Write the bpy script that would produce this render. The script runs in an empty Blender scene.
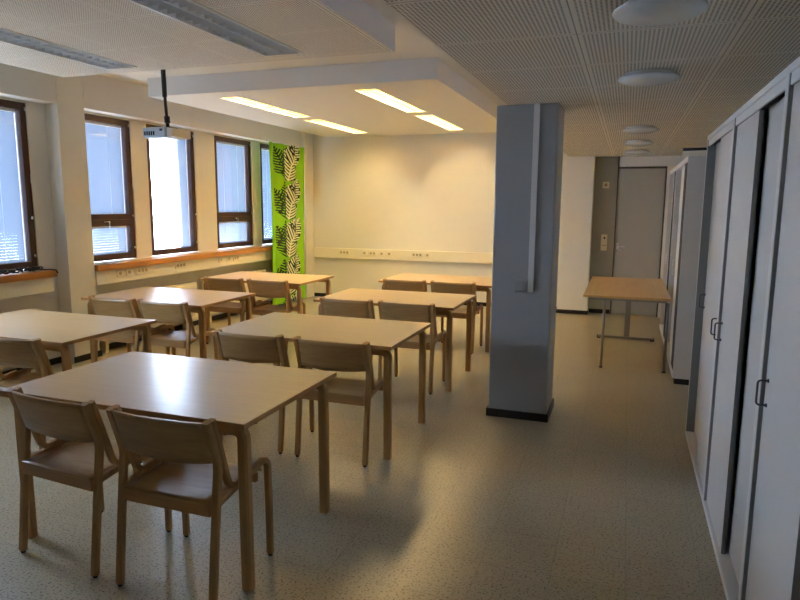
import bpy, bmesh, math, random
from mathutils import Vector, Matrix
random.seed(7)
S = bpy.context.scene
COL = S.collection

# ------------------------------------------------------------------ helpers
def lin(r, g, b):
    f = lambda c: (c / 255) / 12.92 if c / 255 <= .04045 else ((c / 255 + .055) / 1.055) ** 2.4
    return (f(r), f(g), f(b), 1)

class NT:
    """small wrapper that makes node wiring short"""
    def __init__(self, name):
        self.m = bpy.data.materials.new(name); self.m.use_nodes = True
        self.t = self.m.node_tree; self.b = self.t.nodes['Principled BSDF']
    def n(self, typ, **kw):
        nd = self.t.nodes.new(typ)
        for k, v in kw.items(): setattr(nd, k, v)
        return nd
    def l(self, a, b): self.t.links.new(a, b)
    def math(self, op, a, b=None, c=None):
        nd = self.n('ShaderNodeMath', operation=op)
        for i, v in enumerate((a, b, c)):
            if v is None: continue
            if isinstance(v, (int, float)): nd.inputs[i].default_value = v
            else: self.l(v, nd.inputs[i])
        return nd.outputs[0]
    def xyz(self):
        tc = self.n('ShaderNodeTexCoord'); sp = self.n('ShaderNodeSeparateXYZ')
        self.l(tc.outputs['Object'], sp.inputs[0]); self.tc = tc
        return sp.outputs[0], sp.outputs[1], sp.outputs[2]
    def mix(self, fac, a, b):
        nd = self.n('ShaderNodeMix', data_type='RGBA')
        for sock, v in ((nd.inputs[0], fac), (nd.inputs[6], a), (nd.inputs[7], b)):
            if isinstance(v, (int, float, tuple)): sock.default_value = v
            else: self.l(v, sock)
        return nd.outputs[2]
    def noise(self, scale, detail=2, vec=None, rough=.5):
        nd = self.n('ShaderNodeTexNoise'); nd.inputs['Scale'].default_value = scale
        nd.inputs['Detail'].default_value = detail; nd.inputs['Roughness'].default_value = rough
        if vec is None:
            tc = self.n('ShaderNodeTexCoord'); vec = tc.outputs['Object']
        self.l(vec, nd.inputs['Vector'])
        return nd.outputs[0]
    def mapped(self, scale):
        tc = self.n('ShaderNodeTexCoord'); mp = self.n('ShaderNodeMapping')
        mp.inputs['Scale'].default_value = scale
        self.l(tc.outputs['Object'], mp.inputs[0]); return mp.outputs[0]
    def ramp(self, v, lo, hi):
        nd = self.n('ShaderNodeMapRange'); nd.inputs[1].default_value = lo; nd.inputs[2].default_value = hi
        self.l(v, nd.inputs[0]); return nd.outputs[0]

def simple(name, rgb, rough=.5, metal=0, spec=.5, var=.04):
    k = NT(name); c = lin(*rgb)
    d = tuple(max(0, v * (1 - var * 2)) for v in c[:3]) + (1,)
    k.l(k.mix(k.noise(9, 3), d, c), k.b.inputs['Base Color'])
    k.b.inputs['Roughness'].default_value = rough; k.b.inputs['Metallic'].default_value = metal
    k.b.inputs['Specular IOR Level'].default_value = spec
    return k.m

def emit(name, rgb, strength, base=(200, 200, 200)):
    k = NT(name); k.b.inputs['Base Color'].default_value = lin(*base)
    k.b.inputs['Emission Color'].default_value = lin(*rgb); k.b.inputs['Emission Strength'].default_value = strength
    return k.m

def wood(name, a, b, scale, rough=.4, spec=.5):
    k = NT(name)
    v = k.mapped(scale)
    n1 = k.noise(1, 5, v, .6); n2 = k.noise(2.3, 2)
    f = k.math('ADD', k.math('MULTIPLY', n1, .75), k.math('MULTIPLY', n2, .25))
    k.l(k.mix(k.ramp(f, .32, .68), lin(*a), lin(*b)), k.b.inputs['Base Color'])
    k.b.inputs['Roughness'].default_value = rough; k.b.inputs['Specular IOR Level'].default_value = spec
    return k.m

M = {}
M['wall'] = simple('painted plaster', (227, 223, 210), .7, var=.02)
M['wall_white'] = simple('white painted wall', (232, 228, 216), .65, var=.02)
M['lintel'] = simple('white painted beam', (224, 220, 211), .65, var=.02)
M['pillar'] = simple('grey painted pillar', (160, 162, 163), .42, var=.02)
M['plain_ceiling'] = simple('white plaster ceiling', (236, 231, 220), .75, var=.01)
M['bulkhead'] = simple('white painted bulkhead', (226, 226, 228), .6, var=.01)
M['grey_wall'] = simple('grey laminate wall', (170, 166, 152), .5, var=.02)
M['door'] = simple('grey laminate door', (172, 170, 160), .4, var=.02)
M['black_trim'] = simple('black rubber skirting', (26, 22, 20), .45)
M['trunk'] = simple('cream cable trunking', (238, 230, 205), .45, var=.01)
M['socket'] = simple('cream socket plastic', (236, 226, 196), .4, var=.01)
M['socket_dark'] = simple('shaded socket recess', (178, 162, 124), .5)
M['radiator'] = simple('cream enamel radiator', (238, 228, 200), .4, var=.01)
M['rad_gap'] = simple('radiator grille', (120, 108, 88), .6)
M['brown'] = simple('dark brown window wood', (70, 40, 28), .38, var=.15)
M['white_plastic'] = simple('white plastic', (225, 225, 222), .4)
M['black'] = simple('black plastic', (18, 18, 19), .4)
M['chrome'] = simple('polished metal', (215, 215, 215), .15, 1)
M['bright_metal'] = simple('bright brushed metal', (235, 235, 235), .35, .6)
M['steel'] = simple('grey painted steel', (150, 150, 148), .35, .6)
M['wire'] = simple('grey wire handle', (92, 94, 98), .3, .7)
M['cab'] = simple('pale grey laminate', (206, 205, 202), .36, var=.02)
M['cab_frame'] = simple('white cabinet frame', (222, 222, 220), .36, var=.01)
M['cab_side'] = simple('grey cabinet carcass', (138, 138, 134), .45, var=.02)
M['cab_edge'] = simple('mid grey cabinet edge band', (120, 120, 117), .45, var=.02)
M['cab_dark'] = simple('black cabinet track and gap shade', (12, 12, 12), .7)
M['alu'] = simple('bright aluminium louvre', (226, 230, 236), .35, .25)
M['alu_glow_tint'] = simple('aluminium tinted with lamp glow', (218, 196, 130), .35, .1)  # yellow lamp glow put into the colour of the aluminium
M['dome'] = simple('opal glass shade', (215, 218, 220), .22, var=.01)
M['dome_rim'] = simple('white lamp base', (216, 214, 206), .4)
M['projector'] = simple('silver projector casing', (176, 190, 205), .35, var=.03)
M['projector_side'] = simple('cream projector side', (220, 208, 190), .45)
M['lens'] = simple('dark lens glass', (30, 40, 60), .08)
M['paper'] = simple('white paper', (235, 235, 235), .7)
M['cardboard'] = simple('cream cardboard', (214, 204, 180), .7)
M['birch'] = wood('birch veneer', (158, 120, 70), (186, 149, 95), (3, 34, 34), .36)
M['birch_v'] = wood('bent birch laminate', (162, 122, 70), (190, 150, 94), (30, 30, 3), .38)
M['birch_top'] = wood('birch table laminate', (196, 164, 116), (208, 176, 128), (2.2, 42, 10), .29, .5)
M['birch_edge'] = wood('birch edge band', (164, 120, 68), (186, 142, 88), (4, 4, 60), .4)
M['oak_sill'] = wood('orange pine sill', (172, 112, 52), (200, 140, 74), (40, 2.5, 40), .35)
M['desk'] = wood('beech desk laminate', (206, 166, 104), (222, 184, 122), (40, 2.5, 20), .3)
M['tube'] = emit('lit fluorescent tube', (255, 234, 186), 46)
M['tube_off'] = simple('unlit fluorescent tube', (225, 228, 230), .3)
M['green'] = simple('lime green cloth', (132, 196, 22), .85, var=.06)
M['leaf_black'] = simple('black print', (22, 44, 22), .85)
M['leaf_cream'] = simple('cream print', (226, 230, 190), .85)

def floor_mat():
    k = NT('speckled vinyl tiles'); x, y, z = k.xyz()
    def joint(c, off, w):
        f = k.math('FRACT', k.math('DIVIDE', k.math('SUBTRACT', c, off), .3))
        d = k.math('ABSOLUTE', k.math('SUBTRACT', f, .5))
        return k.math('GREATER_THAN', d, .5 - w / .3)
    cell = k.n('ShaderNodeCombineXYZ')
    k.l(k.math('FLOOR', k.math('DIVIDE', k.math('SUBTRACT', x, -.825), .3)), cell.inputs[0])
    k.l(k.math('FLOOR', k.math('DIVIDE', k.math('SUBTRACT', y, 2.26), .3)), cell.inputs[1])
    wn = k.n('ShaderNodeTexWhiteNoise', noise_dimensions='3D'); k.l(cell.outputs[0], wn.inputs[0])
    base = k.mix(wn.outputs[0], lin(166, 156, 130), lin(172, 162, 136))
    mott = k.noise(38, 2, k.mapped((1, 1.6, 1)), .5)
    base = k.mix(k.math('MULTIPLY', mott, .2), base, lin(146, 135, 110))
    v = k.mapped((1, 1.35, 1)); n = k.noise(92, 2, v, .5)
    speck = k.math('GREATER_THAN', n, .60)
    base = k.mix(k.math('MULTIPLY', speck, .85), base, lin(62, 54, 42))
    j = k.math('MAXIMUM', joint(x, -.825, .0013), joint(y, 2.26, .0012))
    base = k.mix(k.math('MULTIPLY', j, .4), base, lin(66, 56, 44))
    k.l(base, k.b.inputs['Base Color'])
    k.l(k.math('ADD', .285, k.math('MULTIPLY', k.noise(5, 3), .06)), k.b.inputs['Roughness'])
    k.b.inputs['Specular IOR Level'].default_value = .75
    return k.m
M['floor'] = floor_mat()

def perforated(name, rgb, offx, offy, tile, pitch, rad, margin, hole):
    """acoustic board: round holes in a square grid, plain margins, thin joints"""
    k = NT(name); x, y, z = k.xyz()
    def axis(c, off):
        t = k.math('MULTIPLY', k.math('FRACT', k.math('DIVIDE', k.math('SUBTRACT', c, off), tile)), tile)
        edge = k.math('MINIMUM', t, k.math('SUBTRACT', tile, t))
        f = k.math('SUBTRACT', k.math('FRACT', k.math('DIVIDE', t, pitch)), .5)
        return k.math('MULTIPLY', f, pitch), edge
    ax, ex = axis(x, offx); ay, ey = axis(y, offy)
    r2 = k.math('ADD', k.math('MULTIPLY', ax, ax), k.math('MULTIPLY', ay, ay))
    h = k.math('LESS_THAN', r2, rad * rad)
    e = k.math('MINIMUM', ex, ey)
    h = k.math('MULTIPLY', h, k.math('GREATER_THAN', e, margin))
    c = k.mix(h, lin(*rgb), lin(*hole))
    c = k.mix(k.math('MULTIPLY', k.math('LESS_THAN', e, .0025), .7), c, lin(60, 56, 50))
    k.l(c, k.b.inputs['Base Color']); k.b.inputs['Roughness'].default_value = .7
    return k.m
M['perf'] = perforated('perforated acoustic board', (232, 226, 212), -.235, 2.78, .605, .605 / 36, .0046, .013, (74, 67, 57))
M['perf_block'] = perforated('finely perforated board', (234, 230, 220), -2.85, 3.16, .6, .6 / 36, .0040, .013, (92, 64, 56))

def glass_mat():
    k = NT('window glass'); t = k.t
    tr = k.n('ShaderNodeBsdfTransparent'); gl = k.n('ShaderNodeBsdfGlossy'); gl.inputs['Roughness'].default_value = .02
    lw = k.n('ShaderNodeLayerWeight'); lw.inputs['Blend'].default_value = .5
    fr = k.math('ADD', k.math('MULTIPLY', k.math('POWER', lw.outputs['Facing'], 5), .9), .035)
    mx = k.n('ShaderNodeMixShader'); k.l(fr, mx.inputs[0]); k.l(tr.outputs[0], mx.inputs[1]); k.l(gl.outputs[0], mx.inputs[2])
    k.l(mx.outputs[0], t.nodes['Material Output'].inputs[0]); t.nodes.remove(k.b)
    return k.m
M['glass'] = glass_mat()

def slat_mat():
    """thin white-enamelled slats: diffuse, letting a little daylight through"""
    k = NT('venetian blind slat'); t = k.t
    d = k.n('ShaderNodeBsdfDiffuse'); d.inputs[0].default_value = (.25, .27, .31, 1)
    tr = k.n('ShaderNodeBsdfTranslucent'); tr.inputs[0].default_value = (.0140, .0195, .0262, 1)
    a = k.n('ShaderNodeAddShader'); k.l(d.outputs[0], a.inputs[0]); k.l(tr.outputs[0], a.inputs[1])
    k.l(a.outputs[0], t.nodes['Material Output'].inputs[0]); t.nodes.remove(k.b)
    return k.m
M['slat'] = slat_mat()

# ---- geometry
def box(bm, x0, x1, y0, y1, z0, z1, bev=0, mi=0):
    b2 = bmesh.new()
    r = bmesh.ops.create_cube(b2, size=1)
    bmesh.ops.scale(b2, vec=(abs(x1 - x0), abs(y1 - y0), abs(z1 - z0)), verts=b2.verts)
    bmesh.ops.translate(b2, vec=((x0 + x1) / 2, (y0 + y1) / 2, (z0 + z1) / 2), verts=b2.verts)
    if bev: bmesh.ops.bevel(b2, geom=b2.edges[:], offset=bev, segments=2, profile=.5, affect='EDGES')
    merge(bm, b2, mi)

def merge(bm, b2, mi=0):
    mp = [bm.verts.new(v.co) for v in b2.verts]
    b2.verts.index_update()
    for f in b2.faces:
        nf = bm.faces.new([mp[v.index] for v in f.verts]); nf.material_index = mi; nf.smooth = f.smooth
    b2.free()

def BX(*a, bev=0):
    bm = bmesh.new(); box(bm, *a, bev=bev); return bm

def strip(bm, pts, side, w, t, mi=0):
    """sweep a w (along side) x t (in the bending plane) section along pts; square laminated section with soft corners"""
    side = Vector(side).normalized(); P = [Vector(p) for p in pts]; rings = []
    c = min(w, t) * .18
    prof = [(-w / 2 + c, -t / 2), (w / 2 - c, -t / 2), (w / 2, -t / 2 + c), (w / 2, t / 2 - c), (w / 2 - c, t / 2), (-w / 2 + c, t / 2), (-w / 2, t / 2 - c), (-w / 2, -t / 2 + c)]
    for i, p in enumerate(P):
        if i == 0: d = P[1] - P[0]; k = 1
        elif i == len(P) - 1: d = P[-1] - P[-2]; k = 1
        else:
            a = (P[i] - P[i - 1]).normalized(); b = (P[i + 1] - P[i]).normalized(); d = a + b
            k = 1 / max(.4, math.cos(a.angle(b) / 2))
        n = d.normalized().cross(side).normalized()
        rings.append([bm.verts.new(p + side * u + n * v * k) for u, v in prof])
    for a, b in zip(rings, rings[1:]):
        for i in range(8):
            j = (i + 1) % 8
            bm.faces.new((a[i], a[j], b[j], b[i])).material_index = mi
    bm.faces.new(rings[0][::-1]); bm.faces.new(rings[-1])

def arc(c, r, a0, a1, n, plane):
    """points on an arc; plane maps (u,v) to 3-D"""
    return [plane(c[0] + r * math.cos(math.radians(a0 + (a1 - a0) * i / n)), c[1] + r * math.sin(math.radians(a0 + (a1 - a0) * i / n))) for i in range(n + 1)]

def tube(bm, pts, r, seg=10, mi=0):
    P = [Vector(p) for p in pts]; rings = []; prev = None
    for i, p in enumerate(P):
        d = (P[min(i + 1, len(P) - 1)] - P[max(i - 1, 0)]).normalized()
        if prev is None: u = d.orthogonal().normalized()
        else: u = (prev - d * prev.dot(d)).normalized()
        prev = u; v = d.cross(u)
        rings.append([bm.verts.new(p + (u * math.cos(2 * math.pi * k / seg) + v * math.sin(2 * math.pi * k / seg)) * r) for k in range(seg)])
    for a, b in zip(rings, rings[1:]):
        for i in range(seg):
            f = bm.faces.new((a[i], a[(i + 1) % seg], b[(i + 1) % seg], b[i])); f.smooth = True; f.material_index = mi
    bm.faces.new(rings[0][::-1]); bm.faces.new(rings[-1])

def lathe(bm, prof, seg=40, centre=(0, 0, 0), smooth=True):
    cx, cy, cz = centre; rings = []
    for r, z in prof:
        rings.append([bm.verts.new((cx + r * math.cos(2 * math.pi * k / seg), cy + r * math.sin(2 * math.pi * k / seg), cz + z)) for k in range(seg)] if r > 1e-5 else [bm.verts.new((cx, cy, cz + z))])
    for a, b in zip(rings, rings[1:]):
        for i in range(seg):
            j = (i + 1) % seg
            if len(a) == 1: vs = (a[0], b[j], b[i])
            elif len(b) == 1: vs = (a[i], a[j], b[0])
            else: vs = (a[i], a[j], b[j], b[i])
            bm.faces.new(vs).smooth = smooth

def obj(name, bm, mats, parent=None, label=None):
    bmesh.ops.recalc_face_normals(bm, faces=bm.faces)
    me = bpy.data.meshes.new(name); bm.to_mesh(me); bm.free()
    for m in (mats if isinstance(mats, (list, tuple)) else [mats]): me.materials.append(M[m] if isinstance(m, str) else m)
    o = bpy.data.objects.new(name, me); COL.objects.link(o)
    if parent is not None: o.parent = parent
    if label: o['label'] = label
    return o

def thing(name, label, cat, loc=(0, 0, 0), rotz=0, group=None):
    o = bpy.data.objects.new(name, None); COL.objects.link(o); o.empty_display_size = .1
    o.location = loc; o.rotation_euler = (0, 0, rotz)
    return tag(o, label, cat, group)

def tag(o, label, cat, group=None):
    o['label'] = label; o['category'] = cat
    if group: o['group'] = group
    return o

def struct(name, bm, mats, label, cat, parent=None):
    o = obj(name, bm, mats, parent); o['kind'] = 'structure'; o['label'] = label; o['category'] = cat
    return o

def dup(root, loc, rotz=None, label=None, group=None):
    r = root.copy(); COL.objects.link(r); r.location = loc
    if rotz is not None: r.rotation_euler = (0, 0, rotz)
    if label: r['label'] = label
    if group: r['group'] = group
    def rec(src, dst):
        for ch in list(src.children):
            c = ch.copy(); COL.objects.link(c); c.parent = dst; c.matrix_parent_inverse = ch.matrix_parent_inverse
            rec(ch, c)
    rec(root, r)
    return r

# ------------------------------------------------------------------ dimensions
XW = -5.15          # window wall
XB = -5.0           # face of beams and pilasters
YB = 9.60           # rear wall
XR = .94            # wall behind the cabinets
YN = -4.0           # wall behind the camera
ZL, ZBK, ZS = 2.235, 2.62, 2.80   # low ceiling, hung blocks, slab

# ------------------------------------------------------------------ shell
struct('floor', BX(XW - .3, XR + .2, YN - .2, YB + .3, -.1, 0), 'floor', 'speckled beige vinyl tile floor', 'floor')
struct('ceiling', BX(XW - .3, XR + .2, YN - .2, YB + .3, ZS, ZS + .1), 'plain_ceiling', 'white upper ceiling in the gaps between the lowered blocks', 'ceiling')
low = bmesh.new(); box(low, -.83, XR + .1, YN, YB + .1, ZL, ZS - .002)
lo = struct('ceiling_low', low, ['perf', 'bulkhead'], 'low perforated ceiling over the aisle beside the cabinets', 'ceiling')
for p in lo.data.polygons:
    if abs(p.normal.z) < .5: p.material_index = 1

def block(name, x0, x1, y0, y1, holes, mats, label):
    """lowered ceiling block with rectangular openings for its lamps"""
    xs = sorted({x0, x1, *[h[0] for h in holes], *[h[1] for h in holes]}); ys = sorted({y0, y1, *[h[2] for h in holes], *[h[3] for h in holes]})
    bm = bmesh.new(); V = {}
    def v(x, y, z):
        k = (round(x, 4), round(y, 4), round(z, 4))
        if k not in V: V[k] = bm.verts.new(k)
        return V[k]
    for a, b in zip(xs, xs[1:]):
        for c, d in zip(ys, ys[1:]):
            mx, my = (a + b) / 2, (c + d) / 2
            if any(h[0] < mx < h[1] and h[2] < my < h[3] for h in holes): continue
            bm.faces.new((v(a, c, ZBK), v(a, d, ZBK), v(b, d, ZBK), v(b, c, ZBK)))
    z1 = ZS - .002
    for a, b in zip(xs, xs[1:]):
        for y in (y0, y1): bm.faces.new((v(a, y, ZBK), v(b, y, ZBK), v(b, y, z1), v(a, y, z1))).material_index = 1
    for a, b in zip(ys, ys[1:]):
        for x in (x0, x1): bm.faces.new((v(x, a, ZBK), v(x, b, ZBK), v(x, b, z1), v(x, a, z1))).material_index = 1
    return struct(name, bm, mats, label, 'ceiling')

LF = [(-2.56, -2.27, 2.72, 4.24), (-4.02, -3.75, 2.74, 4.25)]            # unlit lamps in the front block
LR = [(-2.50, -2.28, 5.73, 7.26), (-2.50, -2.28, 7.55, 9.12), (-3.99, -3.77, 5.73, 7.26), (-3.99, -3.77, 7.55, 9.12)]
block('ceiling_front', -4.67, -1.615, YN + .02, 4.42, LF, ['perf_block', 'bulkhead'], 'lowered perforated ceiling block above the near tables')
block('ceiling_rear', -4.67, -1.615, 5.46, YB, LR, ['plain_ceiling', 'bulkhead'], 'lowered white ceiling block with the lit lamps')

# rear wall, and the white pier and grey door wall at the end of the aisle
struct('wall_rear', BX(XW - .3, -.62, YB, YB + .2, 0, ZS), 'wall', 'cream rear wall with cable trunking', 'wall')
struct('wall_door', BX(-.62, XR + .2, YB, YB + .2, 0, ZS), 'grey_wall', 'grey wall around the far door', 'wall')
struct('wall_right', BX(XR, XR + .2, YN, YB, 0, ZS), 'wall_white', 'wall behind the row of grey cabinets', 'wall')
struct('wall_near', BX(XW, XR, YN - .2, YN, 0, ZS), 'wall', 'wall behind the camera', 'wall')
struct('trim_pier', BX(-.90, -.475, 9.40, YB - .001, 0, ZL - .001, bev=.004), 'wall_white', 'white pier standing out from the rear wall', 'pier')
struct('baseboard_pier', BX(-.912, -.463, 9.388, 9.46, 0, .055), 'black_trim', 'black skirting round the white pier', 'skirting')
struct('baseboard_rear', BX(-4.99, -.91, YB - .014, YB - .001, 0, .06), 'black_trim', 'black skirting along the rear wall', 'skirting')
struct('baseboard_door', BX(-.462, -.17, YB - .014, YB - .001, 0, .06), 'black_trim', 'black skirting left of the grey door', 'skirting')

# grey door with a white board over it
bm = BX(-.148, .455, YB - .03, YB - .001, .008, 2.062, bev=.003)
d1 = struct('door_1', bm, 'door', 'grey flush door at the end of the aisle', 'door')
bm = bmesh.new(); box(bm, -.165, -.150, YB - .045, YB - .001, 0, ZL - .004); box(bm, -.15, .457, YB - .04, YB - .001, 2.064, 2.09); box(bm, .457, .475, YB - .045, YB - .001, 0, 2.09)
obj('door_frame', bm, simple('dark grey door frame', (92, 88, 80), .5), d1)
bm = bmesh.new()
box(bm, -.132, -.098, YB - .04, YB - .0302, .93, 1.03, bev=.004)
tube(bm, [(-.115, YB - .034, .985), (-.115, YB - .08, .985), (-.06, YB - .085, .985), (.005, YB - .085, .985)], .009)
lathe(bm, [(0, -.01), (.02, -.01), (.02, .01), (0, .01)], 20, (-.09, YB - .05, .93))
obj('door_handle', bm, 'bright_metal', d1, 'chrome lever handle and lock plate')
struct('trim_1', BX(-.148, XR, YB - .028, YB - .001, 2.092, ZL - .002, bev=.003), 'cab_frame', 'white board above the grey door', 'board')
struct('trim_2', BX(.477, XR, YB - .12, YB - .001, 0, 2.09), 'wall_white', 'white wall strip between the door and the far cabinet', 'wall strip')

# window wall: solid pieces around the openings
Zs, Zt = .93, 2.43
WIN = [(2.22, 3.08), (3.58, 4.44), (4.86, 5.715), (5.955, 6.806), (7.215, 8.09), (8.325, 9.19)]
bm = bmesh.new(); ed = YN
for a, b in WIN:
    box(bm, XW - .25, XW, ed, a, Zs, Zt); ed = b
box(bm, XW - .25, XW, ed, YB, Zs, Zt)
box(bm, XW - .25, XW, YN, YB, 0, Zs); box(bm, XW - .25, XW, YN, YB, Zt, ZS)
struct('wall_left', bm, 'wall', 'cream window wall', 'wall')
# beam over the windows with two joints, pilasters
for i, (a, b) in enumerate(((YN, 4.628), (4.952, 6.60), (6.606, 9.30)), 1):
    struct('trim_%d' % (i + 2), BX(XW + .001, XB, a, b, 2.45, ZS - .001, bev=.003), 'lintel', ('white beam over the nearest window', 'white beam over the second and third windows', 'white beam over the far windows and curtain')[i - 1], 'beam')
struct('wall_pilaster', BX(XW + .001, XB + .003, 4.634, 4.946, 0, ZS - .001, bev=.004), 'wall', 'cream pilaster between the first and second windows', 'pilaster')
struct('wall_corner', BX(XW + .001, XB + .06, 9.305, YB - .001, 0, ZS - .001, bev=.004), 'wall', 'cream corner pilaster beside the curtain', 'pilaster')
struct('baseboard_pilaster', BX(XB + .0035, XB + .016, 4.622, 4.958, 0, .06), 'black_trim', 'black skirting on the window pilaster', 'skirting')
bm = bmesh.new(); box(bm, XW + .001, XW + .014, YN, 4.63, 0, .06); box(bm, XW + .001, XW + .014, 4.95, 9.30, 0, .06)
struct('baseboard_left', bm, 'black_trim', 'black skirting under the windows', 'skirting')

# ------------------------------------------------------------------ windows
def window(i, y0, y1, transom, label, bright=False, raised=False):
    fw = .065; xf = XW - .012; xb = XW - .10
    zb, zt = Zs + .012, Zt
    bm = bmesh.new()
    box(bm, xb, xf, y0, y0 + fw, zb, zt, bev=.004); box(bm, xb, xf, y1 - fw, y1, zb, zt, bev=.004)
    box(bm, xb, xf, y0 + fw, y1 - fw, zb, zb + fw, bev=.004); box(bm, xb, xf, y0 + fw, y1 - fw, zt - fw, zt, bev=.004)
    w = struct('window_%d' % i, bm, 'brown', label, 'window')
    cells = [(zb + fw, zt - fw)]
    if transom:
        zt1 = 1.30
        m = bmesh.new(); box(m, xb, xf, y0 + fw, y1 - fw, zt1, zt1 + .07, bev=.004); box(m, xb + .01, xf - .004, y0 + fw, y1 - fw, zt1 + .07, zt1 + .13, bev=.004)
        obj('transom', m, 'brown', w); cells = [(zb + fw, zt1), (zt1 + .13, zt - fw)]
        h = bmesh.new(); yc = (y0 + y1) / 2
        tube(h, [(xf + .001, yc - .035, zt1 + .05), (xf + .03, yc - .035, zt1 + .05), (xf + .03, yc + .035, zt1 + .05), (xf + .02, yc + .04, zt1 - .02)], .005)
        obj('vent_latch', h, 'chrome', w, 'metal vent latch')
    for za, zz in cells:
        g = bmesh.new(); box(g, xf - .035, xf - .031, y0 + fw, y1 - fw, za, zz); obj('glass_pane', g, 'glass', w)
        s = bmesh.new(); n = int((zz - za) / .0265); p = (zz - za) / n
        xs = xf - .066; L = y1 - fw - .006; l0 = y0 + fw + .006
        big = bright and zz - za > .6; hw = .0145 if big else .0149
        for k in range(n):
            zc = za + (k + .5) * p
            if raised: zc = zz - .03 - k * .003
            segs = 12 if big else 1; prev = None
            for q in range(segs + 1):
                t = q / segs; y = l0 + (L - l0) * t
                # slats of the bright blind stand open and twist shut towards their far end
                ang = math.radians(-66) if not big else math.radians(8 - 76 * min(1, max(0, (t - .48) / .34)))
                dx, dz = math.cos(ang) * hw, math.sin(ang) * hw
                cur = (s.verts.new((xs - dx, y, zc + dz)), s.verts.new((xs + dx, y, zc - dz)))
                if prev: s.faces.new((prev[0], prev[1], cur[1], cur[0]))
                prev = cur
        b = obj('venetian_blind', s, 'slat', w)
        c = bmesh.new()
        for fy in (.28, .72): tube(c, [(xs + .016, l0 + (L - l0) * fy, za), (xs + .016, l0 + (L - l0) * fy, zz)], .0016, 6)
        box(c, xs - .012, xs + .012, l0, L, zz - .022, zz)
        obj('ladder_cord', c, 'white_plastic', b, 'white headrail and ladder cords')
    # control wand and hinges on the far stile
    t = bmesh.new(); y = y1 - .012
    tube(t, [(xf + .012, y, zt - .06), (xf + .012, y + .004, zt - .62)], .003, 6); box(t, xf + .001, xf + .02, y - .008, y + .008, zt - .07, zt - .04)
    lathe(t, [(0, 0), (.008, .01), (.006, .09), (0, .1)], 10, (xf + .012, y + .004, zt - .72))
    obj('blind_cord', t, 'white_plastic', w, 'white blind cord with tassel')
    h = bmesh.new()
    for z in (zb + .45, zb + .10): lathe(h, [(0, 0), (.012, 0), (.012, .03), (0, .03)], 12, (xf + .008, y1 - .03, z))
    obj('hinge', h, 'chrome', w, 'metal hinge pins')
    return w
WL = ['brown window just outside the left of the view, blind raised',
      'tall brown window at the left edge, no transom', 'brown window right of the pilaster with a lower vent pane',
      'brown window behind the projector with glaring blind', 'brown window with lower vent pane left of the curtain',
      'narrow visible brown window half hidden by the green curtain']
for i, (a, b) in enumerate(WIN, 1):
    window(i, a, b, i in (3, 5), WL[i - 1], bright=(i == 4), raised=(i == 1))

# sills and cable trunking below them
def sill(i, y0, y1, label):
    bm = bmesh.new(); box(bm, XW - .005, -4.96, y0, y1, .866, .928, bev=.004)
    struct('trim_%d' % i, bm, 'oak_sill', label, 'window sill')
sill(6, YN, 4.47, 'orange wooden sill of the left windows')
sill(7, 4.955, 9.29, 'long orange wooden sill running to the curtain')
def trunking(name, bm, label): return tag(obj(name, bm, 'trunk'), label, 'trunking', None)
bm = bmesh.new(); box(bm, XW + .0005, -4.995, YN, 4.455, .726, .864, bev=.003); box(bm, -4.9955, -4.993, YN, 4.455, .79, .796)
trunking('cable_trunking', bm, 'cream cable trunking under the left window sill')
bm = bmesh.new(); box(bm, XW + .0005, -4.995, 4.962, 9.29, .722, .864, bev=.003); box(bm, -4.9955, -4.993, 4.962, 9.29, .79, .796)
trunking('cable_trunking', bm, 'cream cable trunking under the long sill right of the pilaster')
bm = bmesh.new(); box(bm, -4.93, -.905, YB - .05, YB - .0005, .665, .83, bev=.003); box(bm, -4.93, -.905, YB - .052, YB - .0495, .738, .742)
box(bm, -2.34, -2.33, YB - .0535, YB - .0495, .665, .83)
trunking('cable_trunking', bm, 'cream cable trunking across the rear wall')

# power sockets
def socket(loc, axis, n, label, group):
    w = .055 * n + .03
    t = thing('power_socket', label, 'socket', loc, 0 if axis == 'y' else math.pi / 2, group)
    obj('faceplate', BX(-w / 2, w / 2, -.010, 0, -.038, .038, bev=.003), 'socket', t)
    for k in range(n):
        c = (k - (n - 1) / 2) * .055
        bm = bmesh.new()
        b2 = bmesh.new(); bmesh.ops.create_cone(b2, cap_ends=True, segments=20, radius1=.019, radius2=.019, depth=.003)
        bmesh.ops.rotate(b2, verts=b2.verts, matrix=Matrix.Rotation(math.pi / 2, 3, 'X')); bmesh.ops.translate(b2, verts=b2.verts, vec=(c, -.0118, 0)); merge(bm, b2)
        obj('outlet', bm, 'socket_dark', t)
for y, n, lb in ((5.27, 1, 'single socket on the sill trunking nearest the pilaster'), (5.40, 1, 'single socket, second from the pilaster on the sill trunking'),
                 (5.60, 3, 'triple socket below the window right of the pilaster'), (6.24, 3, 'triple socket below the glaring window'),
                 (7.04, 1, 'leftmost of three close sockets below the far vented window'), (7.22, 1, 'middle of three close sockets below the far vented window'), (7.39, 2, 'double socket nearest the curtain on the sill trunking')):
    socket((-4.9925, y, .818), 'x', n, lb, 'sockets on the sill trunking')
for x, n, lb in ((-4.36, 3, 'triple socket on the rear trunking nearest the curtain'), (-4.0, 1, 'leftmost of the four middle sockets on the rear trunking'), (-3.86, 2, 'double socket, second of the middle four on the rear trunking'),
                 (-3.70, 1, 'single socket, third of the middle four on the rear trunking'), (-3.57, 1, 'single socket, rightmost of the middle four on the rear trunking'),
                 (-3.10, 3, 'triple socket on the rear trunking nearer the grey pillar'), (-2.93, 1, 'single socket closest to the grey pillar on the rear trunking')):
    socket((x, YB - .0525, .765), 'y', n, lb, 'sockets on the rear trunking')

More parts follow.
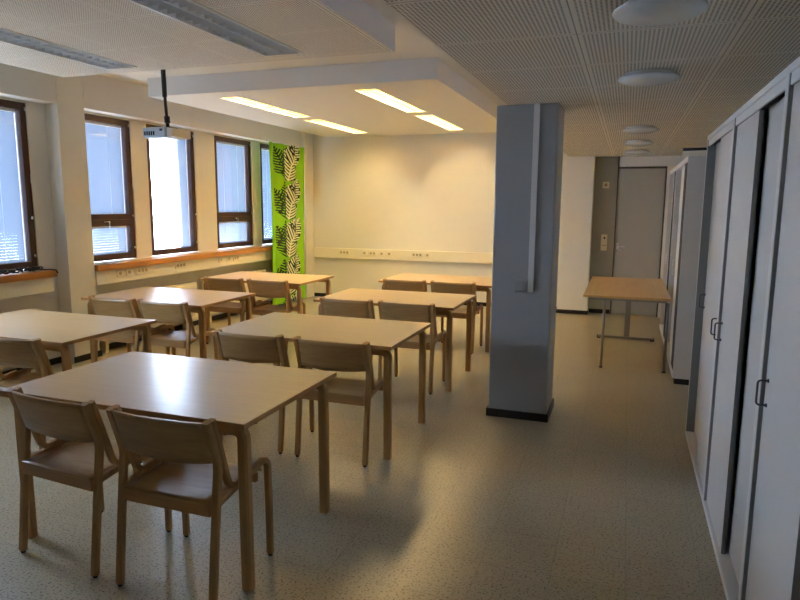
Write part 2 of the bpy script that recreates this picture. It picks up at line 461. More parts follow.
# radiators
def radiator(y0, y1, label):
    t = thing('radiator', label, 'radiator', (XW + .09, (y0 + y1) / 2, 0), 0, 'radiators under the windows'); L = (y1 - y0) / 2
    bm = bmesh.new(); box(bm, .05, .075, -L, L, .13, .575, bev=.006)
    n = int(2 * L / .05)
    for k in range(n): box(bm, .0745, .080, -L + .015 + k * .05, -L + .042 + k * .05, .17, .54, bev=.002)
    obj('panel', bm, 'radiator', t)
    obj('panel', BX(-.03, -.005, -L, L, .13, .575, bev=.006), 'radiator', t)
    bm = bmesh.new(); box(bm, -.03, .075, -L, L, .576, .588, bev=.002)
    obj('grille', bm, 'radiator', t)
    bm = bmesh.new()
    for k in range(int(2 * L / .03)): box(bm, -.015, .06, -L + .02 + k * .03, -L + .032 + k * .03, .5885, .5895)
    obj('grille_slot', bm, 'rad_gap', t, 'dark grille slots')
    for y in (-L + .1, L - .1):
        obj('bracket', BX(-.0885, .02, y - .02, y + .02, .0, .13), 'radiator', t)
radiator(2.6, 4.3, 'cream panel radiator under the left window')
radiator(4.99, 6.53, 'cream panel radiator just right of the window pilaster')
radiator(6.75, 8.15, 'cream panel radiator under the far windows towards the curtain')

# ------------------------------------------------------------------ curtain
def leaf_pattern():
    leaves = []
    rnd = random.Random(3)
    # (u base, z base, length, half width, tilt in degrees, kind); kind 1 black on green, 2 cream on black
    z = -.45
    while z < 2.5:
        leaves.append((.42 + rnd.uniform(-.02, .02), z, .60, .17, 6 + rnd.uniform(-3, 3), 1))
        leaves.append((.40 + rnd.uniform(-.02, .02), z + .10, .46, .16, 30 + rnd.uniform(-6, 6), 1))
        leaves.append((.52 + rnd.uniform(-.02, .02), z + .02, .60, .23, -10 + rnd.uniform(-5, 5), 2))
        leaves.append((.58 + rnd.uniform(-.02, .02), z + .26, .44, .19, -30 + rnd.uniform(-6, 6), 2))
        leaves.append((.62 + rnd.uniform(-.03, .03), z + .40, .17, .09, -12, 1))
        z += .58
    return leaves
def curtain():
    t = thing('curtain', 'lime green curtain with black and cream leaf print in the corner', 'curtain', (-4.885, 8.66, 0))
    leaves = leaf_pattern(); nu, nz = 170, 420; z0, z1 = .04, 2.425
    bm = bmesh.new(); rows = []
    for j in range(nz + 1):
        z = z0 + (z1 - z0) * j / nz; row = []
        wd = .545 - .02 * math.sin(math.pi * (j / nz)) 
        for i in range(nu + 1):
            u = i / nu
            x = .030 * math.sin(u * 2 * math.pi * 3.5 + .4) + .012 * math.sin(u * 17 + z * 1.3)
            row.append(bm.verts.new((x, (u - .5) * 2 * wd, z)))
        rows.append(row)
    def col(u, z):
        c = 0
        for (lu, lz, L, W, ang, k) in leaves:
            a = math.radians(ang); du, dz = (u - lu), z - lz
            s = -du * math.sin(a) + dz * math.cos(a); w = du * math.cos(a) + dz * math.sin(a)
            if not 0 < s < L: continue
            half = W * math.sin(math.pi * (s / L) ** .75) ** .8
            if abs(w) > half: continue
            if abs(w) < .008: c = k; continue
            ph = (s - abs(w) * .75) / .046
            if (ph - math.floor(ph)) < .58 and abs(w) < half * (.86 + .14 * math.sin(ph * 2.1)): c = k
            elif k == 2 and abs(w) < half * .9: c = 1
        return c
    for j in range(nz):
        for i in range(nu):
            f = bm.faces.new((rows[j][i], rows[j][i + 1], rows[j + 1][i + 1], rows[j + 1][i])); f.smooth = True
            f.material_index = col((i + .5) / nu, z0 + (z1 - z0) * (j + .5) / nz)
    o = obj('cloth', bm, ['green', 'leaf_black', 'leaf_cream'], t)
    md = o.modifiers.new('thickness', 'SOLIDIFY'); md.thickness = .003
    bm = bmesh.new(); box(bm, -.02, .02, -.545, .545, 2.427, 2.437); box(bm, -.113, -.02, -.44, -.40, 2.427, 2.437); box(bm, -.113, -.02, .40, .44, 2.427, 2.437)
    for y in (-.42, .42): box(bm, -.113, -.108, y - .02, y + .02, 2.427, 2.50)
    obj('curtain_rail', bm, 'white_plastic', t, 'white curtain rail')
curtain()

# ------------------------------------------------------------------ lamps
def louvre_lamp(h, lit, label, group):
    x0, x1, y0, y1 = h; cx, cy = (x0 + x1) / 2, (y0 + y1) / 2; W, L = (x1 - x0) / 2, (y1 - y0) / 2
    t = thing('louvre_ceiling_lamp', label, 'ceiling lamp', (cx, cy, ZBK), 0, group)
    bm = bmesh.new(); w = .012
    box(bm, -W - w, -W + .004, -L - w, L + w, -.006, -.0004); box(bm, W - .004, W + w, -L - w, L + w, -.006, -.0004)
    box(bm, -W + .004, W - .004, -L - w, -L + .004, -.006, -.0004); box(bm, -W + .004, W - .004, L - .004, L + w, -.006, -.0004)
    obj('frame', bm, 'cab_frame', t)
    # curved reflector trough
    bm = bmesh.new(); D = .085
    a = bm.verts
    for s in (-1, 1):
        vs = [(s * (W - .004), 0), (s * (W - .015), D * .5), (s * W * .72, D * .85), (0, D)]
        for p, q in zip(vs, vs[1:]):
            bm.faces.new([a.new((p[0], -L + .004, p[1])), a.new((p[0], L - .004, p[1])), a.new((q[0], L - .004, q[1])), a.new((q[0], -L + .004, q[1]))])
    for y in (-L + .004, L - .004):
        bm.faces.new([a.new((-W + .004, y, 0)), a.new((W - .004, y, 0)), a.new((W - .004, y, D)), a.new((-W + .004, y, D))])
    bmesh.ops.remove_doubles(bm, verts=bm.verts, dist=1e-5)
    obj('reflector', bm, 'alu_glow_tint' if lit else 'alu', t)
    bm = bmesh.new(); n = int(2 * L / (.10 if lit else .075))
    for k in range(1, n):
        y = -L + 2 * L * k / n
        box(bm, -W + .006, W - .006, y - .0012, y + .0012, .002, .030 if lit else .045)
    box(bm, -.0035, .0035, -L + .005, L - .005, .0015, .034 if lit else .048)
    obj('louvre', bm, 'alu_glow_tint' if lit else 'alu', t)
    xs = (-W * .45, W * .45)
    for x in xs:
        bm = bmesh.new(); tube(bm, [(x, -L + .03, .058), (x, L - .03, .058)], .008 if lit else .013, 12)
        o = obj('fluorescent_tube', bm, 'tube' if lit else 'tube_off', t)
    return t
louvre_lamp(LF[0], False, 'unlit louvred ceiling lamp over the nearest table, at the top of the photo', 'unlit louvred lamps')
louvre_lamp(LF[1], False, 'unlit louvred ceiling lamp nearest the left window', 'unlit louvred lamps')
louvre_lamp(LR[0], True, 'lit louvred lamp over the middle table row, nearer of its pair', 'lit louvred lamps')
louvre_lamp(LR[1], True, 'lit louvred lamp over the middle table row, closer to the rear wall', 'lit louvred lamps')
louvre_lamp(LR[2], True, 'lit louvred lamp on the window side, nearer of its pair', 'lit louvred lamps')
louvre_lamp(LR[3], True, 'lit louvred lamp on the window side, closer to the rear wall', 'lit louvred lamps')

def dome(y, label):
    t = thing('dome_ceiling_lamp', label, 'ceiling lamp', (.062, y, ZL), 0, 'opal dome lamps over the aisle')
    bm = bmesh.new(); lathe(bm, [(0, -.001), (.118, -.001), (.122, -.004), (.122, -.018), (.116, -.022), (0, -.022)]); obj('base', bm, 'dome_rim', t)
    bm = bmesh.new()
    pr = [(.146, -.020), (.152, -.024), (.151, -.030)] + [(.147 * math.cos(math.radians(a)), -.030 - .028 * math.sin(math.radians(a))) for a in range(8, 90, 9)] + [(0, -.058)]
    lathe(bm, [(.118, -.0225)] + pr, 48); obj('lamp_shade', bm, 'dome', t)
for y, lb in ((2.45, 'unlit opal dome lamp nearest the camera, cut by the top edge'), (3.68, 'unlit opal dome lamp, second from the camera over the aisle'),
              (6.10, 'unlit opal dome lamp, third along the aisle'), (7.36, 'unlit opal dome lamp, fourth along the aisle'), (8.56, 'unlit opal dome lamp nearest the grey door')):
    dome(y, lb)

# ------------------------------------------------------------------ pillar
struct('wall_pillar', BX(-.90, -.475, 4.52, 4.92, 0, ZL - .001, bev=.012), 'pillar', 'grey square pillar in the middle of the room', 'pillar')
bm = bmesh.new(); g = .013
box(bm, -.90 - g, -.475 + g, 4.52 - g, 4.5199, 0, .058); box(bm, -.90 - g, -.475 + g, 4.9201, 4.92 + g, 0, .058)
box(bm, -.90 - g, -.9001, 4.5199, 4.9201, 0, .058); box(bm, -.4749, -.475 + g, 4.5199, 4.9201, 0, .058)
struct('baseboard_pillar', bm, 'black_trim', 'black skirting round the grey pillar', 'skirting')
t = thing('light_switch', 'pale switch box with vertical conduit on the grey pillar', 'light switch', (-.62, 4.5195, .985))
obj('conduit', BX(-.020, .020, -.014, 0, -.045, ZL - .986, bev=.003), 'cab_frame', t)
obj('switch_box', BX(-.105, -.020, -.035, 0, -.042, .042, bev=.004), 'pillar', t)
obj('rocker', BX(-.088, -.038, -.040, -.0352, -.030, .030, bev=.002), 'pillar', t)
# switch and card reader beside the door
t = thing('light_switch', 'square white switch on the grey wall left of the door', 'light switch', (-.315, YB - .0005, 1.842))
obj('faceplate', BX(-.045, .045, -.014, 0, -.045, .045, bev=.004), 'socket', t)
obj('rocker', BX(-.02, .02, -.018, -.0142, -.02, .02, bev=.002), 'socket_dark', t, 'dark grey rocker')
t = thing('card_reader', 'upright cream card reader beside the grey door', 'card reader', (-.30, YB - .0005, 1.03))
obj('casing', BX(-.042, .042, -.02, .0005, -.115, .115, bev=.004), 'socket', t)
bm = bmesh.new(); b2 = bmesh.new(); bmesh.ops.create_cone(b2, cap_ends=True, segments=20, radius1=.014, radius2=.014, depth=.004)
bmesh.ops.rotate(b2, verts=b2.verts, matrix=Matrix.Rotation(math.pi / 2, 3, 'X')); bmesh.ops.translate(b2, verts=b2.verts, vec=(0.005, -.0222, .065)); merge(bm, b2)
obj('button', bm, 'black', t, 'round black button')
obj('slot', BX(-.025, .03, -.0225, -.0202, -.045, -.035), 'socket_dark', t)

# ------------------------------------------------------------------ cabinets
def cabinet(y0, y1, front_far, handles, label, rail=True):
    """tall two-door sliding cabinet; y0 near end, y1 far end. front_far: the far door runs in the front track"""
    X0, X1, H = .456, .90, 1.997
    t = thing('sliding_door_cabinet', label, 'cabinet', ((X0 + X1) / 2, (y0 + y1) / 2, 0), 0, 'tall grey cabinets along the right wall')
    ox, oy = -(X0 + X1) / 2, -(y0 + y1) / 2
    def B(bm, a, b, c, d, e, f, bev=0): box(bm, a + ox, b + ox, c + oy, d + oy, e, f, bev)
    st = .020
    for a, b in ((y0 + .0008, y0 + st), (y1 - st, y1 - .0008)):
        bm = bmesh.new(); B(bm, X0 + .003, X1, a, b, 0, H, .0005); sp = obj('side_panel', bm, 'cab_side', t)
        bm = bmesh.new(); B(bm, X0, X0 + .003, a, b, 0, H, .0008); obj('edge_band', bm, 'cab_frame', sp, 'white front edge band')
    bm = bmesh.new(); B(bm, X0, X1, y0 + st, y1 - st, H - .028, H - .0005, .0015); obj('top_panel', bm, 'cab_frame', t)
    bm = bmesh.new(); B(bm, X0 + .006, X0 + .014, y0 + st, y1 - st, H - .065, H - .028); obj('fascia', bm, 'cab_frame', t)
    bm = bmesh.new(); B(bm, X0, X1, y0 + st, y1 - st, 0, .028, .0015); obj('bottom_panel', bm, 'cab_frame', t)
    bm = bmesh.new(); B(bm, X1 - .01, X1 - .002, y0 + st, y1 - st, .028, H - .028); obj('back_panel', bm, 'cab', t)
    bm = bmesh.new(); B(bm, X0 + .036, X0 + .042, y0 + st, y1 - st, H - .06, H - .0285); obj('track', bm, 'cab_dark', t, 'black door track')
    ym = (y0 + y1) / 2
    for far in (True, False):
        a, b = (ym - .012, y1 - st - .002) if far else (y0 + st + .002, ym + .012)
        if far != front_far: pass
        fr = far == front_far
        xd = X0 + (.015 if fr else .052)
        bm = bmesh.new(); B(bm, xd, xd + .018, a, b, .030, H - (.066 if fr else .05), .0012)
        d = obj('door', bm, 'cab', t)
        # grey edge band on the meeting stile
        e = a if far else b
        bm = bmesh.new(); B(bm, xd + .0005, xd + .0175, e - .0016, e + .0016, .031, H - .067); obj('edge_band', bm, 'cab_edge', d, 'mid grey edge band')
        hy = (b - .045) if far else (a + .045)
        if handles[0 if far else 1] == 'wire':
            bm = bmesh.new(); zc = .938; x = xd + ox; y = hy + oy
            P = [(x + .002, y, zc + .042), (x - .022, y, zc + .042)] + [(x - .022 - .010 * math.sin(math.radians(q)), y, zc + .042 - .010 * (1 - math.cos(math.radians(q)))) for q in (30, 60, 90)] + \
                [(x - .022 - .010 * math.cos(math.radians(q)), y, zc - .032 - .010 * math.sin(math.radians(q))) for q in (0, 30, 60, 90)] + [(x + .002, y, zc - .042)]
            tube(bm, P, .0036, 8)
            for z in (zc + .042, zc - .042): tube(bm, [(x - .004, y, z), (x + .0005, y, z)], .007, 10)
            obj('handle', bm, 'wire', d, 'grey wire bow handle')
        elif handles[0 if far else 1] == 'holes':
            bm = bmesh.new(); x = xd + ox; y = hy + oy + .12
            for z in (.955, .935): tube(bm, [(x - .0008, y, z), (x + .001, y, z)], .004, 8)
            obj('screw_hole', bm, 'cab_dark', d, 'two dark screw holes')
    return t
cabinet(3.51, 4.61, False, ('wire', 'wire'), 'tall grey sliding-door cabinet at the far end of the near row, both handles on')
cabinet(2.40, 3.51, True, ('wire', 'holes'), 'tall grey sliding-door cabinet with a missing handle, middle of the near row')
cabinet(1.295, 2.40, True, ('wire', 'wire'), 'tall grey sliding-door cabinet at the right edge of the photo, largest in view')
cabinet(.19, 1.295, True, ('wire', 'wire'), 'tall grey sliding-door cabinet beside the camera, beyond the right edge')

def far_cabinet(y0, y1, label):
    X0, X1, H = .452, .90, 1.968
    t = thing('plinth_cabinet', label, 'cabinet', ((X0 + X1) / 2, (y0 + y1) / 2, 0), 0, 'far grey cabinets before the door')
    ox, oy = -(X0 + X1) / 2, -(y0 + y1) / 2
    def B(bm, a, b, c, d, e, f, bev=0): box(bm, a + ox, b + ox, c + oy, d + oy, e, f, bev)
    bm = bmesh.new(); B(bm, X0 + .015, X1, y0 + .004, y1 - .004, 0, .05); obj('plinth', bm, 'black_trim', t, 'black plinth')
    for a, b in ((y0 + .0008, y0 + .02), (y1 - .02, y1 - .0008)):
        bm = bmesh.new(); B(bm, X0, X1, a, b, .05, H, .0015); obj('side_panel', bm, 'cab', t)
    bm = bmesh.new(); B(bm, X0 - .004, X1, y0 + .02, y1 - .02, H - .045, H - .0005, .0015); obj('top_panel', bm, 'cab_frame', t)
    bm = bmesh.new(); B(bm, X0 - .004, X1, y0 + .02, y1 - .02, .05, .10, .0015); obj('bottom_panel', bm, 'cab_frame', t)
    bm = bmesh.new(); B(bm, X1 - .01, X1 - .002, y0 + .02, y1 - .02, .1, H - .045); obj('back_panel', bm, 'cab', t)
    ym = (y0 + y1) / 2
    for a, b, x in ((y0 + .36, ym + .02, X0 + .012), (ym - .02, y1 - .10, X0 + .045)):
        bm = bmesh.new(); B(bm, x, x + .018, a, b, .102, H - .05, .0012); d = obj('door', bm, 'cab_frame', t)
        bm = bmesh.new(); yy = b - .06 + oy; zc = .95
        tube(bm, [(x + ox + .002, yy, zc + .05), (x + ox - .03, yy, zc + .05), (x + ox - .03, yy, zc - .05), (x + ox + .002, yy, zc - .05)], .005, 8); obj('handle', bm, 'white_plastic', d, 'white bow handle')
    for a, b in ((y0 + .02, y0 + .098),):
        bm = bmesh.new(); B(bm, X0 + .004, X0 + .010, a, b + .26, .1, H - .045); obj('gap_shade', bm, 'cab_dark', t, 'black strip standing in for shade in the door gap')  # black strip paints the shade inside the slid-open door gap
    return t
far_cabinet(5.93, 7.32, 'grey plinth cabinet facing the small desk, nearer of the far two')
far_cabinet(7.32, 8.42, 'grey plinth cabinet closest to the grey door')
# open carton and rod on the nearer far cabinet
t = thing('open_carton', 'shallow cream carton lying on the far grey cabinet', 'carton', (.585, 6.35, 1.9685), math.radians(-22))
bm = bmesh.new(); w, l, h = .11, .16, .062
box(bm, -w, w, -l, l, 0, .004); box(bm, -w, -w + .004, -l, l, .004, h); box(bm, w - .004, w, -l, l, .004, h); box(bm, -w + .004, w - .004, -l, -l + .004, .004, h); box(bm, -w + .004, w - .004, l - .004, l, .004, h)
obj('tray', bm, 'cardboard', t)
bm = bmesh.new(); tube(bm, [(-w + .01, -l - .02, h + .0135), (w + .02, -l + .05, h + .0135)], .013, 12)
o = tag(obj('black_rod', bm, 'black'), 'thin black rod lying across the cream carton', 'rod'); o.matrix_world = Matrix.Translation((.585, 6.35, 1.9685)) @ Matrix.Rotation(math.radians(-22), 4, 'Z')

# ------------------------------------------------------------------ tables
YZ = lambda x: (lambda u, v: Vector((x, u, v)))
def make_table(label, loc, group):
    L, W, H, T = 1.27, .82, .72, .022
    t = thing('classroom_table', label, 'table', loc, 0, group)
    hx, hy = L / 2, W / 2
    top = obj('tabletop', BX(-hx + .0015, hx - .0015, -hy + .0015, hy - .0015, H - .0205, H, bev=.0012), 'birch_top', t)
    bm = bmesh.new()
    box(bm, -hx, -hx + .003, -hy, hy, H - T, H - .0012); box(bm, hx - .003, hx, -hy, hy, H - T, H - .0012)
    box(bm, -hx + .003, hx - .003, -hy, -hy + .003, H - T, H - .0012); box(bm, -hx + .003, hx - .003, hy - .003, hy, H - T, H - .0012)
    obj('edge_band', bm, 'birch_edge', top, 'darker wooden edge band')
    zt = H - T; th = .046; lw = .044
    for sx in (-1, 1):
        for sy in (-1, 1):
            y = sy * (hy - .062); xo = hx - .045
            r = .036
            P = [Vector((sx * (xo - .30), y, zt - th / 2 - .003)), Vector((sx * (xo - r), y, zt - th / 2 - .003))]
            P += [Vector((sx * (xo - r + r * math.sin(math.radians(a))), y, zt - th / 2 - .003 - r + r * math.cos(math.radians(a)))) for a in (18, 36, 54, 72, 90)]
            P += [Vector((sx * xo, y, .35)), Vector((sx * xo, y, 0))]
            bm = bmesh.new(); strip(bm, P, (0, 1, 0), lw, th); obj('leg', bm, 'birch_v', t)
    for sx in (-1, 1):
        bm = bmesh.new(); box(bm, sx * (hx - .30) - .022, sx * (hx - .30) + .022, -hy + .10, hy - .10, zt - .04, zt - .0005, bev=.002); obj('crossbar', bm, 'birch', t)
    return t
TG = 'birch classroom tables'
TABLES = {   # right edge x, near edge y
    'R1': (-1.328, 1.985, 'birch table nearest the camera, largest in the photo'),
    'R2': (-1.27, 3.435, 'birch table second from the camera, left of the grey pillar'),
    'R3': (-1.295, 4.955, 'birch table third from the camera in the row beside the pillar'),
    'R4': (-1.285, 6.49, 'birch table at the rear wall partly hidden by the grey pillar'),
    'L1': (-3.14, 2.825, 'birch table cut by the left edge of the photo'),
    'L2': (-3.245, 4.29, 'birch table by the windows with a bright blue reflection'),
    'L3': (-3.20, 5.89, 'birch table in front of the green curtain'),
}
proto = None; TP = {}
for k, (xr, yn, lb) in TABLES.items():
    loc = (xr - .635, yn + .41, 0); TP[k] = (xr, yn)
    if proto is None: proto = make_table(lb, loc, TG)
    else: dup(proto, loc, 0, lb)

# ------------------------------------------------------------------ chairs
CHAIR_ROT = {0: math.radians(-2)}
def make_chair(label, loc, group):
    t = thing('birch_chair', label, 'chair', loc, 0, group)
    hx = .226
    for s in (-1, 1):
        x = s * hx
        # rear leg runs up, kinks backwards and carries the backrest
        P = [(x, .004, .012), (x, .036, .30), (x, .061, .50), (x, .066, .545), (x, .064, .575), (x, .054, .61), (x, .010, .750)]
        bm = bmesh.new(); strip(bm, P, (1, 0, 0), .032, .027); lg = obj('leg', bm, 'birch_v', t)
        bm = bmesh.new(); lathe(bm, [(0, 0), (.010, 0), (.011, .012), (0, .0125)], 14, (x, .004, 0)); obj('foot_glide', bm, 'black', lg, 'black foot glide')
        # front leg bends into the side rail
        P = [(x, .050, .409), (x, .20, .433), (x, .372, .461)]
        P += [(x, .372 + .042 * math.sin(math.radians(a)), .461 - .042 * (1 - math.cos(math.radians(a)))) for a in (20, 42, 64, 85)]
        P += [(x, .418, .25), (x, .420, .012)]
        bm = bmesh.new(); strip(bm, P, (1, 0, 0), .029, .026); lg = obj('leg', bm, 'birch_v', t)
        bm = bmesh.new(); lathe(bm, [(0, 0), (.010, 0), (.011, .012), (0, .0125)], 14, (x, .420, 0)); obj('foot_glide', bm, 'black', lg, 'black foot glide')
        # brace: leaves the backrest post, slants forward and curves into the rail
        P = [(x, .039, .750), (x, .083, .612), (x, .118, .495), (x, .128, .468), (x, .145, .451), (x, .170, .446), (x, .25, .4545)]
        bm = bmesh.new(); strip(bm, P, (1, 0, 0), .029, .025); obj('brace', bm, 'birch_v', t)
    # seat: slightly dished plywood with a rolled front edge
    bm = bmesh.new(); nx, ny = 10, 12; T = .012
    def sz(u, v): return .423 + .008 * v - .010 * (1 - (2 * u - 1) ** 2) * math.sin(math.pi * min(1, v * 1.05)) - (.018 * ((v - .86) / .14) ** 2 if v > .86 else 0)
    g = [[[bm.verts.new((-.2105 + .421 * i / nx, .020 + .375 * j / ny, sz(i / nx, j / ny) - d)) for i in range(nx + 1)] for j in range(ny + 1)] for d in (0, T)]
    for d in (0, 1):
        for j in range(ny):
            for i in range(nx):
                f = (g[d][j][i], g[d][j][i + 1], g[d][j + 1][i + 1], g[d][j + 1][i]); bm.faces.new(f if d == 0 else f[::-1]).smooth = True
    for j in range(ny):
        for i in (0, nx): bm.faces.new((g[0][j][i], g[0][j + 1][i], g[1][j + 1][i], g[1][j][i]))
    for i in range(nx):
        for j in (0, ny): bm.faces.new((g[0][j][i], g[0][j][i + 1], g[1][j][i + 1], g[1][j][i]))
    obj('seat', bm, 'birch', t)
    obj('stretcher', BX(-.212, .212, .024, .048, .366, .4105, bev=.002), 'birch_edge', t)
    obj('stretcher', BX(-.212, .212, .34, .362, .372, .4105, bev=.002), 'birch_edge', t)
    # backrest: bowed plywood, lower edge deeper at the middle
    bm = bmesh.new(); nx, nz = 16, 6; T = .012
    def bp(u, w, d):
        s = 2 * u - 1; x = s * .213; zt = .746; zb = .572 - .014 * (1 - s * s)
        z = zb + (zt - zb) * w
        y = .066 - .287 * (z - .565) - .020 * (1 - s * s)
        return (x, y - d, z)
    g = [[[bm.verts.new(bp(i / nx, j / nz, d)) for i in range(nx + 1)] for j in range(nz + 1)] for d in (0, T)]
    for d in (0, 1):
        for j in range(nz):
            for i in range(nx):
                f = (g[d][j][i], g[d][j][i + 1], g[d][j + 1][i + 1], g[d][j + 1][i]); bm.faces.new(f if d == 0 else f[::-1]).smooth = True
    for j in range(nz):
        for i in (0, nx): bm.faces.new((g[0][j][i], g[0][j + 1][i], g[1][j + 1][i], g[1][j][i]))
    for i in range(nx):
        for j in (0, nz): bm.faces.new((g[0][j][i], g[0][j][i + 1], g[1][j][i + 1], g[1][j][i]))
    obj('backrest', bm, 'birch', t)
    return t
CG = 'birch chairs at the tables'
CH = [('R1', -2.24, 1.907, 'birch chair at the nearest table, left of its pair'), ('R1', -1.647, 1.874, 'birch chair at the nearest table, right of its pair'),
      ('R2', -2.195, 3.330, 'birch chair at the second table from the camera, left of its pair'), ('R2', -1.622, 3.325, 'birch chair at the second table from the camera, right of its pair'),
      ('R3', -2.230, 4.880, 'birch chair at the third table from the camera, left of its pair'), ('R3', -1.682, 4.870, 'birch chair at the third table from the camera, right of its pair'),
      ('R4', -2.230, 6.400, 'birch chair at the rear table by the pillar, left of its pair'), ('R4', -1.690, 6.400, 'birch chair at the rear table by the pillar, right of its pair'),
      ('L1', -3.470, 2.710, 'birch chair at the table cut by the left edge'),
      ('L2', -4.105, 4.200, 'birch chair beside the pilaster, left of the pair at the blue-reflecting table'), ('L2', -3.582, 4.200, 'birch chair, right of the pair at the blue-reflecting table by the windows'),
      ('L3', -4.105, 5.800, 'birch chair at the table before the green curtain, left of its pair'), ('L3', -3.560, 5.800, 'birch chair at the table before the green curtain, right of its pair')]
cp = None
for k, x, y, lb in CH:
    if cp is None: cp = make_chair(lb, (x, y, 0), CG); cp.rotation_euler = (0, 0, math.radians(-5.0))
    else: dup(cp, (x, y, 0), math.radians(random.uniform(-1.2, 1.2)), lb)

# ------------------------------------------------------------------ small desk by the cabinets
t = thing('small_desk', 'narrow beech desk with grey steel legs before the grey door', 'desk', (.03, 7.02, 0))
x0, x1, y0, y1 = -.385, .385, -.85, .85
top = obj('desktop', BX(x0, x1, y0, y1, .698, .72, bev=.002), 'desk', t)
bm = bmesh.new(); box(bm, x0 + .05, x1 - .03, y0 + .05, y0 + .075, .672, .6975); box(bm, x0 + .05, x1 - .03, y1 - .10, y1 - .07, .672, .6975)
box(bm, x0 + .09, x0 + .12, y0 + .075, y1 - .10, .672, .6975); box(bm, x1 - .08, x1 - .05, y0 + .075, y1 - .10, .672, .6975)
obj('frame', bm, 'steel', t)
for x in (-.195, .37):
    bm = bmesh.new(); tube(bm, [(x + (.006 if x < 0 else -.004), y0 + .075, .671), (x, y0 + .14, .006)], .0125, 14)
    lg = obj('leg', bm, 'steel', t)
    bm = bmesh.new(); lathe(bm, [(0, 0), (.017, 0), (.017, .012), (0, .012)], 14, (x, y0 + .14, 0)); obj('foot_cap', bm, 'black', lg, 'black foot cap')
bm = bmesh.new(); box(bm, .005, .065, y1 - .10, y1 - .07, .034, .671, bev=.004); lg = obj('leg', bm, 'steel', t)
bm = bmesh.new(); box(bm, -.29, .33, y1 - .11, y1 - .06, .010, .036, bev=.006); fb = obj('foot_bar', bm, 'steel', lg)
bm = bmesh.new(); box(bm, -.295, -.255, y1 - .112, y1 - .058, 0, .0105); box(bm, .295, .335, y1 - .112, y1 - .058, 0, .0105); box(bm, -.297, -.2901, y1 - .112, y1 - .058, .004, .038); box(bm, .3301, .337, y1 - .112, y1 - .058, .004, .038)
obj('end_cap', bm, 'black', lg, 'black end cap')

# ------------------------------------------------------------------ projector on a black pole
PX, PY = -4.02, 4.92
t = thing('ceiling_projector', 'silver projector hanging from a black ceiling pole', 'projector', (PX, PY, 0))
bm = bmesh.new(); tube(bm, [(-.01, 0, ZS - .001), (-.005, 0, 2.50)], .021, 14); tube(bm, [(-.005, 0, 2.52), (.01, 0, 2.28)], .014, 14)
lathe(bm, [(0, 0), (.06, 0), (.06, -.012), (0, -.012)], 24, (-.01, 0, ZS - .001)); p = obj('pole', bm, 'black', t)
bm = bmesh.new(); tube(bm, [(.008, 0, 2.33), (.012, 0, 2.27)], .026, 14); tube(bm, [(.012, 0, 2.27), (.012, 0, 2.232)], .017, 12); box(bm, -.06, .08, -.06, .06, 2.222, 2.232, bev=.003)
obj('mount', bm, 'black', t)
bm = bmesh.new(); box(bm, -.145, .10, -.15, .13, 2.128, 2.221, bev=.012); b = obj('casing', bm, 'projector', t)
bm = bmesh.new(); box(bm, .1001, .165, -.13, .13, 2.135, 2.214, bev=.010); obj('casing', bm, 'projector_side', t, 'cream end of the casing')
bm = bmesh.new()
for k in range(5): box(bm, -.125 + k * .024, -.109 + k * .024, -.1525, -.1501, 2.15, 2.185)
obj('connector_panel', bm, 'lens', b, 'row of dark connectors')
bm = bmesh.new(); box(bm, .045, .075, -.1525, -.1501, 2.185, 2.205); obj('sensor_window', bm, 'black', b)

# ------------------------------------------------------------------ things on the sills
random.seed(5)
bm = bmesh.new(); P = []
for k in range(150):
    a = k * .42; r = .055 + .022 * math.sin(k * .31)
    P.append((-5.055 + r * .75 * math.cos(a) + .010 * math.sin(k * .11), 4.17 + .16 * math.sin(k * .043) + r * math.sin(a), .936 + .016 + .016 * math.sin(k * .73)))
P += [(-4.99, 4.36, .94), (-4.97, 4.42, .936), (-4.952, 4.45, .93), (-4.945, 4.46, .90)]
tube(bm, P, .0065, 8)
tag(obj('black_cable', bm, 'black'), 'tangled black cable heaped at the end of the left sill', 'cable')
bm = bmesh.new(); v = []
for i in range(9):
    y = 4.97 + .30 * i / 8; zz = .9295 + (.012 * math.sin(i * .8) ** 2 if i < 7 else .004)
    v.append((bm.verts.new((-5.13, y, zz)), bm.verts.new((-4.985, y + .03, zz))))
for a, b in zip(v, v[1:]): bm.faces.new((a[0], a[1], b[1], b[0])).smooth = True
r = bmesh.ops.solidify(bm, geom=bm.faces[:], thickness=.0012)
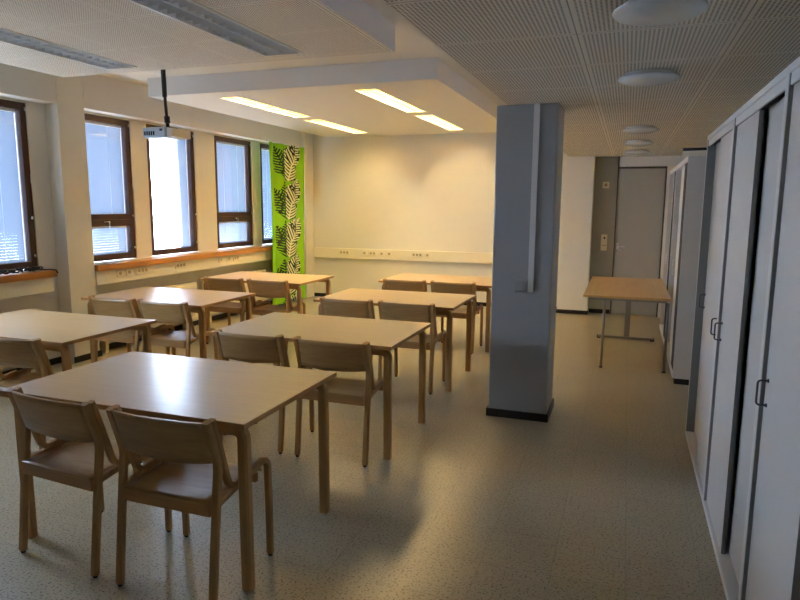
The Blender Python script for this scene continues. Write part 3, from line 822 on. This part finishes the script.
tag(obj('paper_sheet', bm, 'paper'), 'white paper sheet lying on the sill right of the pilaster', 'paper')

# ------------------------------------------------------------------ sky outside the windows
W = bpy.data.worlds.new('World'); S.world = W; W.use_nodes = True
wt = W.node_tree; bg = wt.nodes['Background']
tc = wt.nodes.new('ShaderNodeTexCoord'); sp = wt.nodes.new('ShaderNodeSeparateXYZ'); wt.links.new(tc.outputs['Generated'], sp.inputs[0])
rp = wt.nodes.new('ShaderNodeValToRGB'); wt.links.new(sp.outputs[2], rp.inputs[0])
mr = wt.nodes.new('ShaderNodeMapRange'); mr.inputs[1].default_value = -1; wt.links.new(sp.outputs[2], mr.inputs[0]); wt.links.new(mr.outputs[0], rp.inputs[0])
E = rp.color_ramp.elements
E[0].position = .40; E[0].color = (.16, .18, .20, 1)          # ground
E[1].position = .47; E[1].color = lin(200, 222, 255)           # pale winter sky
wt.links.new(rp.outputs[0], bg.inputs[0]); bg.inputs[1].default_value = 14.0

# ------------------------------------------------------------------ camera
f, yaw, pit, rol = 635.3, .340593, .149229, .0065917
F = Vector((-math.sin(yaw) * math.cos(pit), math.cos(yaw) * math.cos(pit), -math.sin(pit)))
r0 = Vector((math.cos(yaw), math.sin(yaw), 0)); u0 = r0.cross(F)
r = r0 * math.cos(rol) + u0 * math.sin(rol); u = -r0 * math.sin(rol) + u0 * math.cos(rol)
cd = bpy.data.cameras.new('camera'); co = bpy.data.objects.new('camera', cd); COL.objects.link(co)
mw = Matrix((r, u, -F)).transposed().to_4x4(); mw.translation = (0, 0, 1.55); co.matrix_world = mw
cd.sensor_width = 36; cd.lens = f / 800 * 36; cd.clip_start = .02
S.camera = co

S.view_settings.view_transform = 'Standard'; S.view_settings.look = 'None'; S.view_settings.gamma = 1
S.view_settings.use_curve_mapping = False; S.view_settings.exposure = 1.6
try:
    S.cycles.max_bounces = 10; S.cycles.diffuse_bounces = 6; S.cycles.caustics_reflective = True; S.cycles.sample_clamp_indirect = 8
    S.cycles.use_denoising = True
except Exception: pass
